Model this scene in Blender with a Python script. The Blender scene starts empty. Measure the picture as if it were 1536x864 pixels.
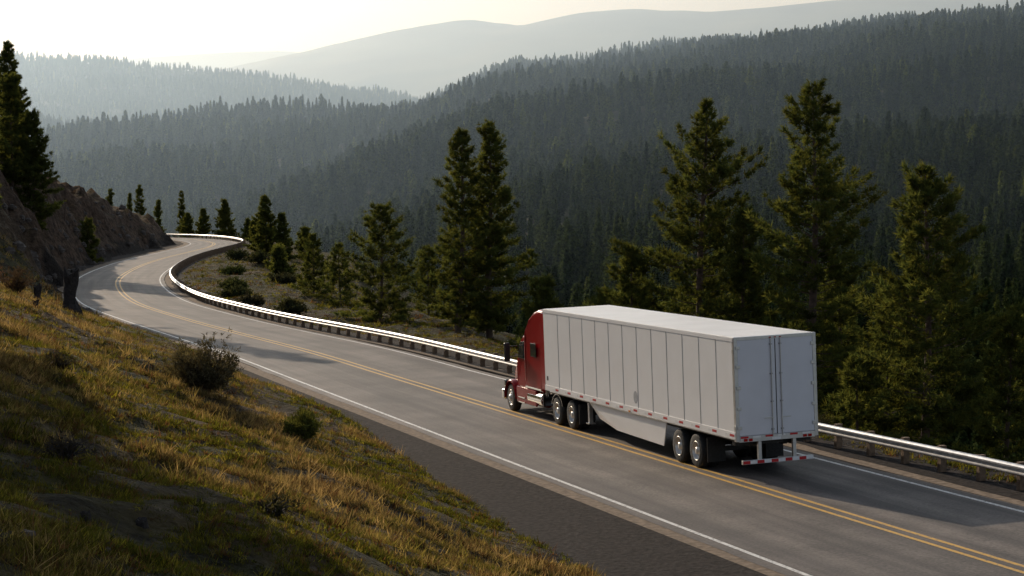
import bpy, math, random
import numpy as np
from mathutils import Vector, Matrix
scene=bpy.context.scene
RS=np.random.RandomState(7)

# ------------------------------------------------------------------ helpers
def link(o,parent=None):
    scene.collection.objects.link(o)
    if parent is not None: o.parent=parent
    return o
def np_mesh(name,V,F,mats=(),smooth=False,cols=None,mi=None):
    me=bpy.data.meshes.new(name)
    V=np.asarray(V,dtype=np.float32); F=np.asarray(F,dtype=np.int32)
    k=F.shape[1]
    me.vertices.add(len(V)); me.vertices.foreach_set('co',V.ravel())
    me.loops.add(F.size); me.loops.foreach_set('vertex_index',F.ravel())
    me.polygons.add(len(F)); me.polygons.foreach_set('loop_start',np.arange(0,F.size,k,dtype=np.int32))
    if mi is not None: me.polygons.foreach_set('material_index',np.asarray(mi,dtype=np.int32))
    me.polygons.foreach_set('use_smooth',np.full(len(F),smooth,dtype=bool))
    me.update(calc_edges=True)
    if cols is not None:
        a=me.color_attributes.new('Col','FLOAT_COLOR','POINT')
        c=np.ones((len(V),4),dtype=np.float32); c[:,:3]=cols
        a.data.foreach_set('color',c.ravel())
    for m in mats: me.materials.append(m)
    return bpy.data.objects.new(name,me)
def vnoise(x,y,seed=0.):
    xi=np.floor(x); yi=np.floor(y); fx=x-xi; fy=y-yi
    fx=fx*fx*(3-2*fx); fy=fy*fy*(3-2*fy)
    def h(a,b):
        s=np.sin(a*127.1+b*311.7+seed*74.7)*43758.5453
        return s-np.floor(s)
    return (h(xi,yi)*(1-fx)+h(xi+1,yi)*fx)*(1-fy)+(h(xi,yi+1)*(1-fx)+h(xi+1,yi+1)*fx)*fy
def fbm(x,y,seed=0.,o=4):
    r=0;a=.5
    for i in range(o):
        r=r+a*(vnoise(x,y,seed+i*3.1)-.5); x=x*2.03+11.3;y=y*2.03+5.7;a*=.5
    return r
def sstep(x,a,b):
    t=np.clip((x-a)/(b-a),0,1); return t*t*(3-2*t)

# ------------------------------------------------------------------ materials
def newmat(name):
    m=bpy.data.materials.new(name); m.use_nodes=True
    nt=m.node_tree; b=nt.nodes['Principled BSDF']; return m,nt,b
def simple(name,col,rough=.5,metal=0.,var=.12,scale=3.,bump=0.,coat=0.,spec=.5):
    m,nt,b=newmat(name)
    b.inputs['Roughness'].default_value=rough; b.inputs['Metallic'].default_value=metal; b.inputs['Specular IOR Level'].default_value=spec
    if coat: b.inputs['Coat Weight'].default_value=coat; b.inputs['Coat Roughness'].default_value=.05
    tc=nt.nodes.new('ShaderNodeTexCoord'); n=nt.nodes.new('ShaderNodeTexNoise'); n.inputs['Scale'].default_value=scale; n.inputs['Detail'].default_value=6
    nt.links.new(tc.outputs['Object'],n.inputs['Vector'])
    r=nt.nodes.new('ShaderNodeValToRGB')
    r.color_ramp.elements[0].position=.3; r.color_ramp.elements[1].position=.7
    r.color_ramp.elements[0].color=[c*(1-var) for c in col]+[1]
    r.color_ramp.elements[1].color=[min(1,c*(1+var)) for c in col]+[1]
    nt.links.new(n.outputs['Fac'],r.inputs['Fac']); nt.links.new(r.outputs['Color'],b.inputs['Base Color'])
    if bump:
        bp=nt.nodes.new('ShaderNodeBump'); bp.inputs['Strength'].default_value=bump; bp.inputs['Distance'].default_value=.05
        nt.links.new(n.outputs['Fac'],bp.inputs['Height']); nt.links.new(bp.outputs['Normal'],b.inputs['Normal'])
    return m
def foliage(name,trans=.35):
    m=bpy.data.materials.new(name); m.use_nodes=True; nt=m.node_tree; nt.nodes.clear()
    out=nt.nodes.new('ShaderNodeOutputMaterial')
    d=nt.nodes.new('ShaderNodeBsdfDiffuse'); t=nt.nodes.new('ShaderNodeBsdfTranslucent'); mx=nt.nodes.new('ShaderNodeMixShader')
    mx.inputs[0].default_value=trans
    a=nt.nodes.new('ShaderNodeVertexColor'); a.layer_name='Col'; c=a.outputs['Color']
    g=nt.nodes.new('ShaderNodeMix'); g.data_type='RGBA'; g.blend_type='MULTIPLY'; g.inputs['Factor'].default_value=1
    nt.links.new(c,g.inputs['A']); g.inputs['B'].default_value=(1.6,1.4,.8,1)
    nt.links.new(c,d.inputs['Color']); nt.links.new(g.outputs['Result'],t.inputs['Color'])
    nt.links.new(d.outputs[0],mx.inputs[1]); nt.links.new(t.outputs[0],mx.inputs[2]); nt.links.new(mx.outputs[0],out.inputs['Surface'])
    return m

M_needle=foliage('pine_needles',.45)
M_grass=foliage('grass_blades',.5)
M_shrub=foliage('shrub_leaves',.3)
M_bark=simple('bark',(.10,.065,.05),.9,0,.4,6,.6)
M_burnt=simple('charred_wood',(.025,.02,.018),.9,0,.5,9,.8)

def ground_mat():
    m,nt,b=newmat('bank_soil'); b.inputs['Roughness'].default_value=.95; b.inputs['Specular IOR Level'].default_value=.15
    tc=nt.nodes.new('ShaderNodeTexCoord')
    at=nt.nodes.new('ShaderNodeVertexColor'); at.layer_name='Col'
    n=nt.nodes.new('ShaderNodeTexNoise'); n.inputs['Scale'].default_value=1.3; n.inputs['Detail'].default_value=9; n.inputs['Roughness'].default_value=.7
    n2=nt.nodes.new('ShaderNodeTexNoise'); n2.inputs['Scale'].default_value=7; n2.inputs['Detail'].default_value=8
    n3=nt.nodes.new('ShaderNodeTexVoronoi'); n3.inputs['Scale'].default_value=.55
    nt.links.new(tc.outputs['Object'],n.inputs['Vector']); nt.links.new(tc.outputs['Object'],n2.inputs['Vector'])
    nm=nt.nodes.new('ShaderNodeMapping'); nm.inputs['Scale'].default_value=(1,1,2.2); nt.links.new(tc.outputs['Object'],nm.inputs[0])
    va=nt.nodes.new('ShaderNodeVectorMath'); va.operation='MULTIPLY_ADD'; va.inputs[1].default_value=(1.5,1.5,1.5)
    nt.links.new(n.outputs['Color'],va.inputs[0]); nt.links.new(nm.outputs[0],va.inputs[2]); nt.links.new(va.outputs[0],n3.inputs['Vector'])
    r=nt.nodes.new('ShaderNodeValToRGB'); e=r.color_ramp.elements
    e[0].position=.36;e[0].color=(.3,.26,.24,1); e[1].position=.66; e[1].color=(1.9,1.7,1.5,1)
    nt.links.new(n.outputs['Fac'],r.inputs['Fac'])
    mx=nt.nodes.new('ShaderNodeMix'); mx.data_type='RGBA'; mx.blend_type='MULTIPLY'; mx.inputs['Factor'].default_value=1
    nt.links.new(at.outputs['Color'],mx.inputs['A']); nt.links.new(r.outputs['Color'],mx.inputs['B'])
    nt.links.new(mx.outputs['Result'],b.inputs['Base Color'])
    ad=nt.nodes.new('ShaderNodeMath'); ad.operation='ADD'; nt.links.new(n.outputs['Fac'],ad.inputs[0]); nt.links.new(n2.outputs['Fac'],ad.inputs[1])
    ad2=nt.nodes.new('ShaderNodeMath'); ad2.operation='ADD'; nt.links.new(ad.outputs[0],ad2.inputs[0]); nt.links.new(n3.outputs['Distance'],ad2.inputs[1])
    bp=nt.nodes.new('ShaderNodeBump'); bp.inputs['Strength'].default_value=1; bp.inputs['Distance'].default_value=.5
    nt.links.new(ad2.outputs[0],bp.inputs['Height']); nt.links.new(bp.outputs['Normal'],b.inputs['Normal'])
    return m
M_ground=ground_mat()

# ------------------------------------------------------------------ road centreline (world metres)
dirv=np.array([-.3222,.9467]); nrm=np.array([.9467,.3222])
base=nrm*24.95
ctrl=[tuple(base+dirv*t) for t in range(-60,91,15)]
ctrl+=[(-10.6,108.5),(-16.6,124),(-22.4,139.5),(-29.2,160),(-35.3,185.5),(-40.1,212),(-44.2,246),(-46.8,278),(-48.5,312),(-50.2,343),(-54.2,374),(-63.3,405),(-78,424),(-100,436),(-135,444),(-180,448)]
ctrl=np.array(ctrl)
P=[]
for i in range(len(ctrl)-1):
    p0=ctrl[max(i-1,0)];p1=ctrl[i];p2=ctrl[i+1];p3=ctrl[min(i+2,len(ctrl)-1)]
    for t in np.linspace(0,1,20,endpoint=False):
        P.append(.5*((2*p1)+(-p0+p2)*t+(2*p0-5*p1+4*p2-p3)*t*t+(-p0+3*p1-3*p2+p3)*t**3))
P=np.array(P); seg=np.r_[0,np.cumsum(np.linalg.norm(np.diff(P,axis=0),axis=1))]
SS=np.arange(0,seg[-1],1.0)
C=np.c_[np.interp(SS,seg,P[:,0]),np.interp(SS,seg,P[:,1])]
for _ in range(6): C[1:-1]=(C[:-2]+2*C[1:-1]+C[2:])/4
T=np.gradient(C,axis=0); T/=np.linalg.norm(T,axis=1)[:,None]
N=np.c_[T[:,1],-T[:,0]]
TT=SS-60.
def road_coords(X,Y):
    X=np.atleast_1d(X).ravel();Y=np.atleast_1d(Y).ravel()
    o=np.empty(len(X));t=np.empty(len(X))
    for a in range(0,len(X),20000):
        x=X[a:a+20000];y=Y[a:a+20000]
        d=(x[:,None]-C[None,:,0])**2+(y[:,None]-C[None,:,1])**2
        i=d.argmin(1)
        dx=x-C[i,0];dy=y-C[i,1]; on=dx*N[i,0]+dy*N[i,1]
        dist=np.sqrt(dx*dx+dy*dy)
        o[a:a+20000]=np.sign(on)*dist
        t[a:a+20000]=TT[i]
    return o,t
def bank(t): return .04*(1-sstep(t,95,135))
def toeL(t): return np.interp(t,[0,38,60,77,110,250,300],[9.6,9.0,7.3,5.7,5.5,6.0,8.0])
def edgeR(t): return np.interp(t,[30,80,100,128,300,360,400],[7.2,6.4,8,15,14,13,10])
def lineR(t): return np.interp(t,[30,60,90,130],[4.0,4.0,3.75,4.0])
def lineL(t): return np.interp(t,[30,100],[-4.4,-4.1])
def railO(t): return np.interp(t,[20,50,85,130,200],[5.75,5.5,4.5,4.7,5.0])
def near_h(X,Y,full=False):
    shp=np.shape(X); x=np.atleast_1d(X).ravel().astype(float); y=np.atleast_1d(Y).ravel().astype(float)
    o,t=road_coords(x,y)
    z=bank(t)*np.clip(o,-6,7)
    rock=sstep(t,150,185)
    el=toeL(t)+fbm(x*.35,y*.35,4.)*1.0+rock*fbm(x*.12,y*.12,14.)*5
    d=np.maximum(0,-o-el)
    k=np.interp(t,[135,190,300],[.36,2.0,1.5])
    lim=np.interp(t,[135,190,240,290,330,360],[13,16,13,9.5,6.5,4.0])
    kd=k*d; hl=np.where(kd<lim,kd,lim+.2*(kd-lim)/k)
    hl=hl+np.minimum(1,d/2.5)*(fbm(x*.25,y*.25,1.)*.9+fbm(x*1.1,y*1.1,2.)*.35)*(1-rock*.3)+rock*np.minimum(1,d/3)*(np.abs(fbm(x*.22,y*.22,9.,5))*7+fbm(x*.7,y*.7,8.)*2.4-1)
    w=edgeR(t); dr=np.maximum(0,o-w)
    hr=-(.25*np.minimum(dr,11)+.6*np.maximum(0,dr-11))+np.clip((o-5.5)/4,0,1)*(fbm(x*.15,y*.15,5.)*1.8*sstep(t,100,130)+fbm(x*.6,y*.6,6.)*.6)
    z=z+np.where(o<0,hl,hr)+np.where((o>-el-.3)&(o<6.0),-.08,0)
    z=np.maximum(z,-85)
    if full: return z.reshape(shp),o.reshape(shp),t.reshape(shp),d.reshape(shp)
    return z.reshape(shp)
def gh(x,y): return float(near_h(np.array([x]),np.array([y]))[0])

ys=[-45.]
while ys[-1]<640: ys.append(ys[-1]+max(.35,min(2.6 if ys[-1]>300 else 1.0,abs(ys[-1])*.0095+ (1.5 if ys[-1]<8 else 0))))
xs=list(np.arange(-60,46,.5)); s=.6
while xs[-1]<260: s*=1.06; xs.append(xs[-1]+s)
s=.6
while xs[0]>-300: s=min(s*1.03,8); xs.insert(0,xs[0]-s)
gx,gy=np.meshgrid(np.array(xs),np.array(ys))
gz,go,gt,gd=near_h(gx,gy,True)
nx=len(xs);ny=len(ys)
ii=np.arange((ny-1)*(nx-1)); r=ii//(nx-1); c=ii%(nx-1); a=r*nx+c
F=np.c_[a,a+1,a+nx+1,a+nx]
nz=fbm(gx*.3,gy*.3,20.)+.5
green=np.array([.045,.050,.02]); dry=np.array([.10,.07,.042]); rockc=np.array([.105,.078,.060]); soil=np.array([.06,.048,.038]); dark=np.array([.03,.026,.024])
mixv=np.clip((nz-.35)*3,0,1)[...,None]*np.where(go>6,.45,1.)[...,None]
col=green*(1-mixv)+dry*mixv
sl_=np.gradient(gz,axis=1)/np.gradient(gx,axis=1); steep=np.clip(np.abs(sl_)*1.4-.4,0,1)
rk=(sstep(gt,150,185)*(go<0)*np.maximum(steep,.25))[...,None]; col=col*(1-rk)+rockc*rk
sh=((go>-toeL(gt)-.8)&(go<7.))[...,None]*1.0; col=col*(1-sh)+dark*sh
dn=((go>7)&(gt<105))[...,None]*.7; col=col*(1-dn)+soil*dn
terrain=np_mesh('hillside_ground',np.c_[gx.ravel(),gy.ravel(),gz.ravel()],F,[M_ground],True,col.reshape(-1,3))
link(terrain)

# ------------------------------------------------------------------ road ribbons
def ribbon(name,o0,o1,z,mat,t0=-60,t1=1e9,nseg=1,zf=None):
    idx=np.where((TT>=t0)&(TT<=t1))[0]
    V=[]
    for i in idx:
        a0=o0(TT[i]) if callable(o0) else o0; a1=o1(TT[i]) if callable(o1) else o1
        for j in range(nseg+1):
            o=a0+(a1-a0)*j/nseg
            zz=float(bank(TT[i]))*max(-6,min(7,o))+z
            V.append((C[i,0]+N[i,0]*o,C[i,1]+N[i,1]*o,zz))
    m=nseg+1;n=len(idx)
    F=[(i*m+j,i*m+j+1,(i+1)*m+j+1,(i+1)*m+j) for i in range(n-1) for j in range(nseg)]
    o=np_mesh(name,V,F,[mat],False)
    uv=o.data.uv_layers.new(name='UVMap')
    U=np.zeros((len(V),2)); 
    for k_,i in enumerate(idx):
        a0=o0(TT[i]) if callable(o0) else o0; a1=o1(TT[i]) if callable(o1) else o1
        for j in range(m): U[k_*m+j]=(a0+(a1-a0)*j/nseg,SS[i])
    uv.data.foreach_set('uv',U[np.array(F).ravel()].ravel().astype(np.float32))
    return o
def asphalt():
    m,nt,b=newmat('asphalt'); b.inputs['Roughness'].default_value=.72; b.inputs['Specular IOR Level'].default_value=.35
    uv=nt.nodes.new('ShaderNodeUVMap'); tc=nt.nodes.new('ShaderNodeTexCoord')
    mp=nt.nodes.new('ShaderNodeMapping'); mp.inputs['Scale'].default_value=(1.5,.03,1); nt.links.new(uv.outputs[0],mp.inputs[0])
    n=nt.nodes.new('ShaderNodeTexNoise'); n.inputs['Scale'].default_value=1; n.inputs['Detail'].default_value=5; nt.links.new(mp.outputs[0],n.inputs['Vector'])
    f=nt.nodes.new('ShaderNodeTexNoise'); f.inputs['Scale'].default_value=14; f.inputs['Detail'].default_value=8; nt.links.new(tc.outputs['Object'],f.inputs['Vector'])
    g=nt.nodes.new('ShaderNodeTexNoise'); g.inputs['Scale'].default_value=.35; g.inputs['Detail'].default_value=6; nt.links.new(tc.outputs['Object'],g.inputs['Vector'])
    r=nt.nodes.new('ShaderNodeValToRGB'); e=r.color_ramp.elements; e[0].position=.36;e[0].color=(.062,.055,.052,1); e[1].position=.64;e[1].color=(.142,.124,.111,1)
    nt.links.new(n.outputs['Fac'],r.inputs['Fac'])
    r2=nt.nodes.new('ShaderNodeValToRGB'); e=r2.color_ramp.elements; e[0].position=.38;e[0].color=(.55,.55,.55,1); e[1].position=.62;e[1].color=(1.4,1.37,1.35,1)
    ad=nt.nodes.new('ShaderNodeMath'); ad.operation='MULTIPLY_ADD'; ad.inputs[1].default_value=.5; nt.links.new(f.outputs['Fac'],ad.inputs[0])
    h=nt.nodes.new('ShaderNodeMath'); h.operation='MULTIPLY'; h.inputs[1].default_value=.5; nt.links.new(g.outputs['Fac'],h.inputs[0]); nt.links.new(h.outputs[0],ad.inputs[2])
    nt.links.new(ad.outputs[0],r2.inputs['Fac'])
    mx=nt.nodes.new('ShaderNodeMix'); mx.data_type='RGBA'; mx.blend_type='MULTIPLY'; mx.inputs['Factor'].default_value=1
    nt.links.new(r.outputs['Color'],mx.inputs['A']); nt.links.new(r2.outputs['Color'],mx.inputs['B']); nt.links.new(mx.outputs['Result'],b.inputs['Base Color'])
    bp=nt.nodes.new('ShaderNodeBump'); bp.inputs['Strength'].default_value=.35; bp.inputs['Distance'].default_value=.02
    nt.links.new(f.outputs['Fac'],bp.inputs['Height']); nt.links.new(bp.outputs['Normal'],b.inputs['Normal'])
    return m
M_asph=asphalt()
M_gravel=simple('cinder_gravel',(.022,.018,.017),.95,0,.75,7,1.,0,.1)
M_dust=simple('roadside_dust',(.19,.145,.105),.95,0,.4,5,.5,0,.2)
def paint(name,col):
    m,nt,b=newmat(name); b.inputs['Roughness'].default_value=.6
    tc=nt.nodes.new('ShaderNodeTexCoord'); n=nt.nodes.new('ShaderNodeTexNoise'); n.inputs['Scale'].default_value=9; n.inputs['Detail'].default_value=8; n.inputs['Roughness'].default_value=.75
    nt.links.new(tc.outputs['Object'],n.inputs['Vector'])
    r=nt.nodes.new('ShaderNodeValToRGB'); e=r.color_ramp.elements; e[0].position=.36;e[0].color=(.13,.12,.11,1); e[1].position=.5;e[1].color=(*col,1)
    nt.links.new(n.outputs['Fac'],r.inputs['Fac']); nt.links.new(r.outputs['Color'],b.inputs['Base Color']); return m
M_white=paint('white_road_paint',(.72,.71,.68)); M_yel=paint('yellow_road_paint',(.66,.38,.055))
def jit(t,a,sd): return a*float(fbm(np.array([t*.35]),np.array([sd]),3.)[0])*2
link(ribbon('gravel_shoulder',-10.6,-4.6,-.012,M_gravel,nseg=3))
link(ribbon('gravel_shoulder',4.4,7.4,-.012,M_gravel,nseg=2))
link(ribbon('roadside_dust_strip',lambda t:-5.4+jit(t,.35,1.),lambda t:-4.5,-.006,M_dust))
link(ribbon('roadside_dust_strip',lambda t:4.5,lambda t:5.0+jit(t,.25,5.),-.006,M_dust))
link(ribbon('road',lambda t:float(lineL(t))-.38+jit(t,.10,9.),lambda t:float(lineR(t))+.4+jit(t,.1,12.),0.,M_asph,nseg=2))
mk=bpy.data.objects.new('road_markings',None); link(mk)
W=.065
for nm,f0,mt in (('edge_line_right',lambda t:float(lineR(t)),M_white),('edge_line_left',lambda t:float(lineL(t)),M_white),
                 ('centre_line_right',lambda t:.18,M_yel),('centre_line_left',lambda t:-.2,M_yel)):
    link(ribbon(nm,(lambda t,f0=f0:f0(t)-W),(lambda t,f0=f0:f0(t)+W),.005,mt),mk)

# ------------------------------------------------------------------ guardrail
M_steel=simple('galvanised_steel',(.52,.52,.52),.38,.55,.2,4)
M_post=simple('weathered_timber',(.17,.115,.075),.9,0,.35,8,.5)
gr=bpy.data.objects.new('guardrail',None); link(gr)
idx=np.where((TT>=20)&(TT<470))[0]
prof=[(.05,.45),(-.01,.46),(-.06,.50),(-.06,.53),(.03,.585),(.03,.615),(-.06,.67),(-.06,.70),(-.01,.74),(.05,.755),
      (.056,.753),(-.004,.735),(-.053,.70),(-.053,.673),(.037,.617),(.037,.583),(-.053,.527),(-.053,.503),(-.004,.465),(.056,.453)]
V=[];F=[];m=len(prof)
for i in idx:
    o=float(railO(TT[i])); zb=float(bank(TT[i]))*o
    for (dx,z) in prof: V.append((C[i,0]+N[i,0]*(o+dx),C[i,1]+N[i,1]*(o+dx),zb+z))
for i in range(len(idx)-1):
    for j in range(m): F.append((i*m+j,i*m+(j+1)%m,(i+1)*m+(j+1)%m,(i+1)*m+j))
link(np_mesh('w_beam',V,F,[M_steel],False),gr)
bv=[];bf=[]
def addbox(V,F,cx,cy,ax,ay,hx,hy,z0,z1):
    b0=len(V); n_=np.array([ax,ay]); t_=np.array([-ay,ax])
    for z in (z0,z1):
        for sx,sy in ((-1,-1),(1,-1),(1,1),(-1,1)):
            p=np.array([cx,cy])+n_*hx*sx+t_*hy*sy; V.append((p[0],p[1],z))
    F+= [(b0,b0+3,b0+2,b0+1),(b0+4,b0+5,b0+6,b0+7)]+[(b0+k,b0+(k+1)%4,b0+4+(k+1)%4,b0+4+k) for k in range(4)]
rr=random.Random(3)
for i in idx[::2]:
    o=float(railO(TT[i])); zb=float(bank(TT[i]))*o; jh=rr.uniform(-.03,.05)
    c_=C[i]+N[i]*(o+.36); addbox(bv,bf,c_[0],c_[1],N[i,0],N[i,1],.1,.085,-1.,zb+.74+jh)
    c_=C[i]+N[i]*(o+.155); addbox(bv,bf,c_[0],c_[1],N[i,0],N[i,1],.095,.07,zb+.44,zb+.73)
link(np_mesh('posts',bv,bf,[M_post]),gr)

# ------------------------------------------------------------------ trees
def blades(cen,dirs,L,Wd,rs):
    n=len(cen); r=rs.normal(size=(n,3)); s=np.cross(dirs,r); s/=np.linalg.norm(s,axis=1)[:,None]+1e-9
    V=np.empty((n,3,3)); V[:,0]=cen-s*(Wd/2)[:,None]; V[:,1]=cen+s*(Wd/2)[:,None]; V[:,2]=cen+dirs*L[:,None]
    return V
def tube(V,F,pts,rads,k=5):
    b0=len(V)
    for i,(p,r) in enumerate(zip(pts,rads)):
        d=np.array(pts[min(i+1,len(pts)-1)])-np.array(pts[max(i-1,0)]); d=d/(np.linalg.norm(d)+1e-9)
        u=np.cross(d,[0.3,.9,.1] if abs(d[2])>.7 else [0,0,1.]); u/=np.linalg.norm(u); v=np.cross(d,u)
        for j in range(k):
            a=2*math.pi*j/k; q=np.array(p)+u*math.cos(a)*r+v*math.sin(a)*r; V.append(tuple(q))
    for i in range(len(pts)-1):
        for j in range(k): F.append((b0+i*k+j,b0+i*k+(j+1)%k,b0+(i+1)*k+(j+1)%k,b0+(i+1)*k+j))
def pine(name,x,y,H,R,cb,seed,z=None,dens=1.,stems=((0,0,1.),),needle=.3,wd=.05,dead=False,shape=.78,tone=1.5):
    rs=np.random.RandomState(seed)
    z=gh(x,y)-.3 if z is None else z
    root=bpy.data.objects.new(name,None); root.location=(x,y,z); link(root)
    V=[];F=[]; cen=[];dr=[];shade=[]
    for (sx,sy,sc) in stems:
        h_=H*sc; lean=rs.normal(size=2)*.012
        def ax(h): return np.array([sx+lean[0]*h+.08*math.sin(h*.5+seed),sy+lean[1]*h+.08*math.cos(h*.4+seed),h])
        hs=np.linspace(0,h_,14); tube(V,F,[ax(h) for h in hs],[max(.015,h_*.0155*(1-h/h_)**.8+.01) for h in hs],9)
        h=cb*h_; az=rs.rand()*6
        lob=rs.uniform(.5,1.25,size=40)
        while h<h_*.995:
            s=(h/h_-cb)/(1-cb)
            L0=R*sc*((1-s)**shape)*(.7+.3*min(1,s/.15))+.14
            nb=rs.randint(3,6)
            for b in range(nb):
                az+=2.4+rs.rand()*.5
                L=L0*rs.uniform(.5,1.15)*lob[int((s*11)+int((az%6.283)/1.6)*9)%40]
                el=-.22+.8*s+rs.normal()*.12
                d=np.array([math.cos(az),math.sin(az),el]); 
                tt=np.linspace(0,1,4); p0=ax(h)
                pts=[p0+d*L*t+np.array([0,0,.22*L*t*t]) for t in tt]
                tube(V,F,pts,[.028*h_/15*(1-.75*t)*min(1,.4+L/2.5) for t in tt],3)
                if dead: continue
                n=int(L*11*dens)+4
                t=rs.uniform(.25,1.02,n)**.7
                lat=np.array([-d[1],d[0],0]); off=rs.uniform(-1,1,n)*(.28*L*(1.08-t)+.1)
                pc=p0+d*L*t[:,None]+lat*off[:,None]+np.c_[np.zeros((n,2)),.22*L*t*t+rs.normal(size=n)*.07+.05]
                cen.append(pc); q=np.tile(d,(n,1))*.7+lat*(np.sign(off)*.5)[:,None]+np.array([0,0,.45]); dr.append(q)
                shade.append(np.full(n,rs.uniform(.65,1.35)))
            h+=rs.uniform(.2,.38)*max(.8,h_/16)
    br=np_mesh('trunk_and_branches',V,F,[M_bark]); link(br,root)
    if dead: return root
    cen=np.concatenate(cen);dr=np.concatenate(dr);shade=np.concatenate(shade)
    k=11; n=len(cen)
    cc=np.repeat(cen,k,0)+rs.normal(size=(n*k,3))*.03; dd=np.repeat(dr,k,0)+rs.normal(size=(n*k,3))*.75; dd/=np.linalg.norm(dd,axis=1)[:,None]
    BV=blades(cc,dd,rs.uniform(.6,1.15,n*k)*needle,rs.uniform(.7,1.3,n*k)*wd,rs)
    sh=np.repeat(shade,k*3)*np.repeat(rs.uniform(.75,1.25,n*k),3)*tone
    warm=np.repeat(rs.rand(n),k*3)
    colr=np.c_[(.042+.026*warm),(.058+.016*warm),(.020+.0*warm)]*sh[:,None]
    link(np_mesh('needles',BV.reshape(-1,3),np.arange(n*k*3).reshape(-1,3),[M_needle],False,colr),root)
    return root
def P_(x,y,top,R,cb,seed,**k):
    g=gh(x,y)-.3; return pine('pine_tree',x,y,top-g,R,cb,seed,z=g,**k)
P_(-3.1,121,12.0,2.45,.07,11,shape=.62)
P_(-1.3,122,12.4,2.5,.07,41,shape=.6)
P_(-8.6,135,7.5,3.3,.05,12,shape=.7)
P_(-16.0,166,5.0,2.1,.03,13,dens=.8)
P_(8.6,95,12.4,4.0,.08,14,shape=.68)
P_(5.6,95,5.6,2.6,.05,15)
P_(12.8,88,12.7,3.8,.10,16,shape=.64)
P_(10.2,92,7.4,2.5,.05,17)
P_(15.7,78,9.1,3.6,.10,18,shape=.62)
P_(14.6,92,5.0,2.4,.03,19)
P_(1.7,114,3.5,2.2,.02,20)
P_(-12.5,150,4.6,1.9,.03,21,dens=.8)
P_(-6.0,150,4.4,2.4,.03,22,dens=.8)
P_(19.3,80,3.6,2.4,.03,23)
P_(9.9,106,4.0,3.0,.03,28)
P_(17.9,98,3.8,2.8,.03,29)
P_(13.0,78,1.8,2.2,.03,27)
P_(5.0,112,2.8,2.8,.03,26)
k=50
for (x,y,top,R) in [(-34.8,292,8.2,2.6),(-32,288,5.8,1.7),(-30,300,3.5,2.2),(-60.5,437,7.6,3.6),(-66,442,5.6,2.4),(-69,440,4.8,2.0),(-55,430,3.5,2.0),(-52,432,5.,2.2),(-23,205,3.,1.6),(-48.5,420,2.5,2.4),(-27,240,2.5,1.6),(-75,470,9.6,3.0),(-84,470,11.,3.2),(-88,475,9.,3.0),(-41,330,4.2,1.8),(-80,466,7.5,2.8),(-92,472,10,3.2)]:
    k+=1; P_(x,y,top,R,.04,k,dens=.45,needle=.5,wd=.12)
for (x,y,H,R) in [(-49.5,214,12.4,2.9),(-53.0,221,12.,2.8),(-51.5,213,11.5,2.6),(-55,226,12.5,2.8),(-40.9,158,19.5,2.5)]:
    k+=1; pine('pine_tree',x,y,H,R,.06,k,dens=.75,needle=.4,wd=.08,shape=.6)
k+=1; pine('pine_tree',-52.5,256,5.2,2.0,.03,k,dens=.6,needle=.4,wd=.09)
k+=1; pine('dead_tree',-54.0,250,5.4,1.3,.2,k,dead=True)
for (x,y,H,R) in [(-20,55,14,3.6),(-15.8,44,12,3.4),(-18.5,45,13,3.4),(-27,72,13,3.4),(-14.5,40,11,3.2),(-22,58,15,3.6),(-12.6,36,10,3.0),(-11.6,31.5,9,3.0),(-16.5,38,12,3.4)]:
    k+=1; pine('pine_tree',x,y,H,R,.08,k,dens=.6,needle=.42,wd=.10)

# ------------------------------------------------------------------ shrubs and stumps
def shrub(name,x,y,R,Hh,seed,col,bare=.0,n=900,bl=.12,wd=.035):
    rs=np.random.RandomState(seed); z=gh(x,y)-.05
    root=bpy.data.objects.new(name,None); root.location=(x,y,z); link(root)
    V=[];F=[];cen=[];dr=[]
    for i in range(46):
        az=rs.rand()*6.28; sp=rs.rand()**.6; d=np.array([math.cos(az)*sp*R,math.sin(az)*sp*R,Hh*rs.uniform(.55,1.1)*(1-.45*sp)])
        pts=[d*t*np.array([1,1,1])+np.array([0,0,.12*math.sin(t*3)])+rs.normal(size=3)*.03 for t in (0,.35,.7,1.)]
        tube(V,F,pts,[.02,.014,.009,.004],3)
        m=int(n/46); t=rs.uniform(.3,1.05,m); cen.append(d*t[:,None]+rs.normal(size=(m,3))*.1*R+np.array([0,0,.06])); dr.append(np.tile(d/np.linalg.norm(d),(m,1)))
    link(np_mesh('stems',V,F,[M_burnt if bare>.5 else M_bark]),root)
    cen=np.concatenate(cen);dr=np.concatenate(dr); k_=5; m=len(cen)
    cc=np.repeat(cen,k_,0)+rs.normal(size=(m*k_,3))*.03; dd=np.repeat(dr,k_,0)+rs.normal(size=(m*k_,3))*.8; dd/=np.linalg.norm(dd,axis=1)[:,None]
    BV=blades(cc,dd,rs.uniform(.6,1.2,m*k_)*bl,np.full(m*k_,wd),rs)
    cl=np.array(col)*np.repeat(rs.uniform(.5,1.5,m),k_*3)[:,None]
    link(np_mesh('leaves',BV.reshape(-1,3),np.arange(m*k_*3).reshape(-1,3),[M_shrub],False,cl),root)
sk=100
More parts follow.
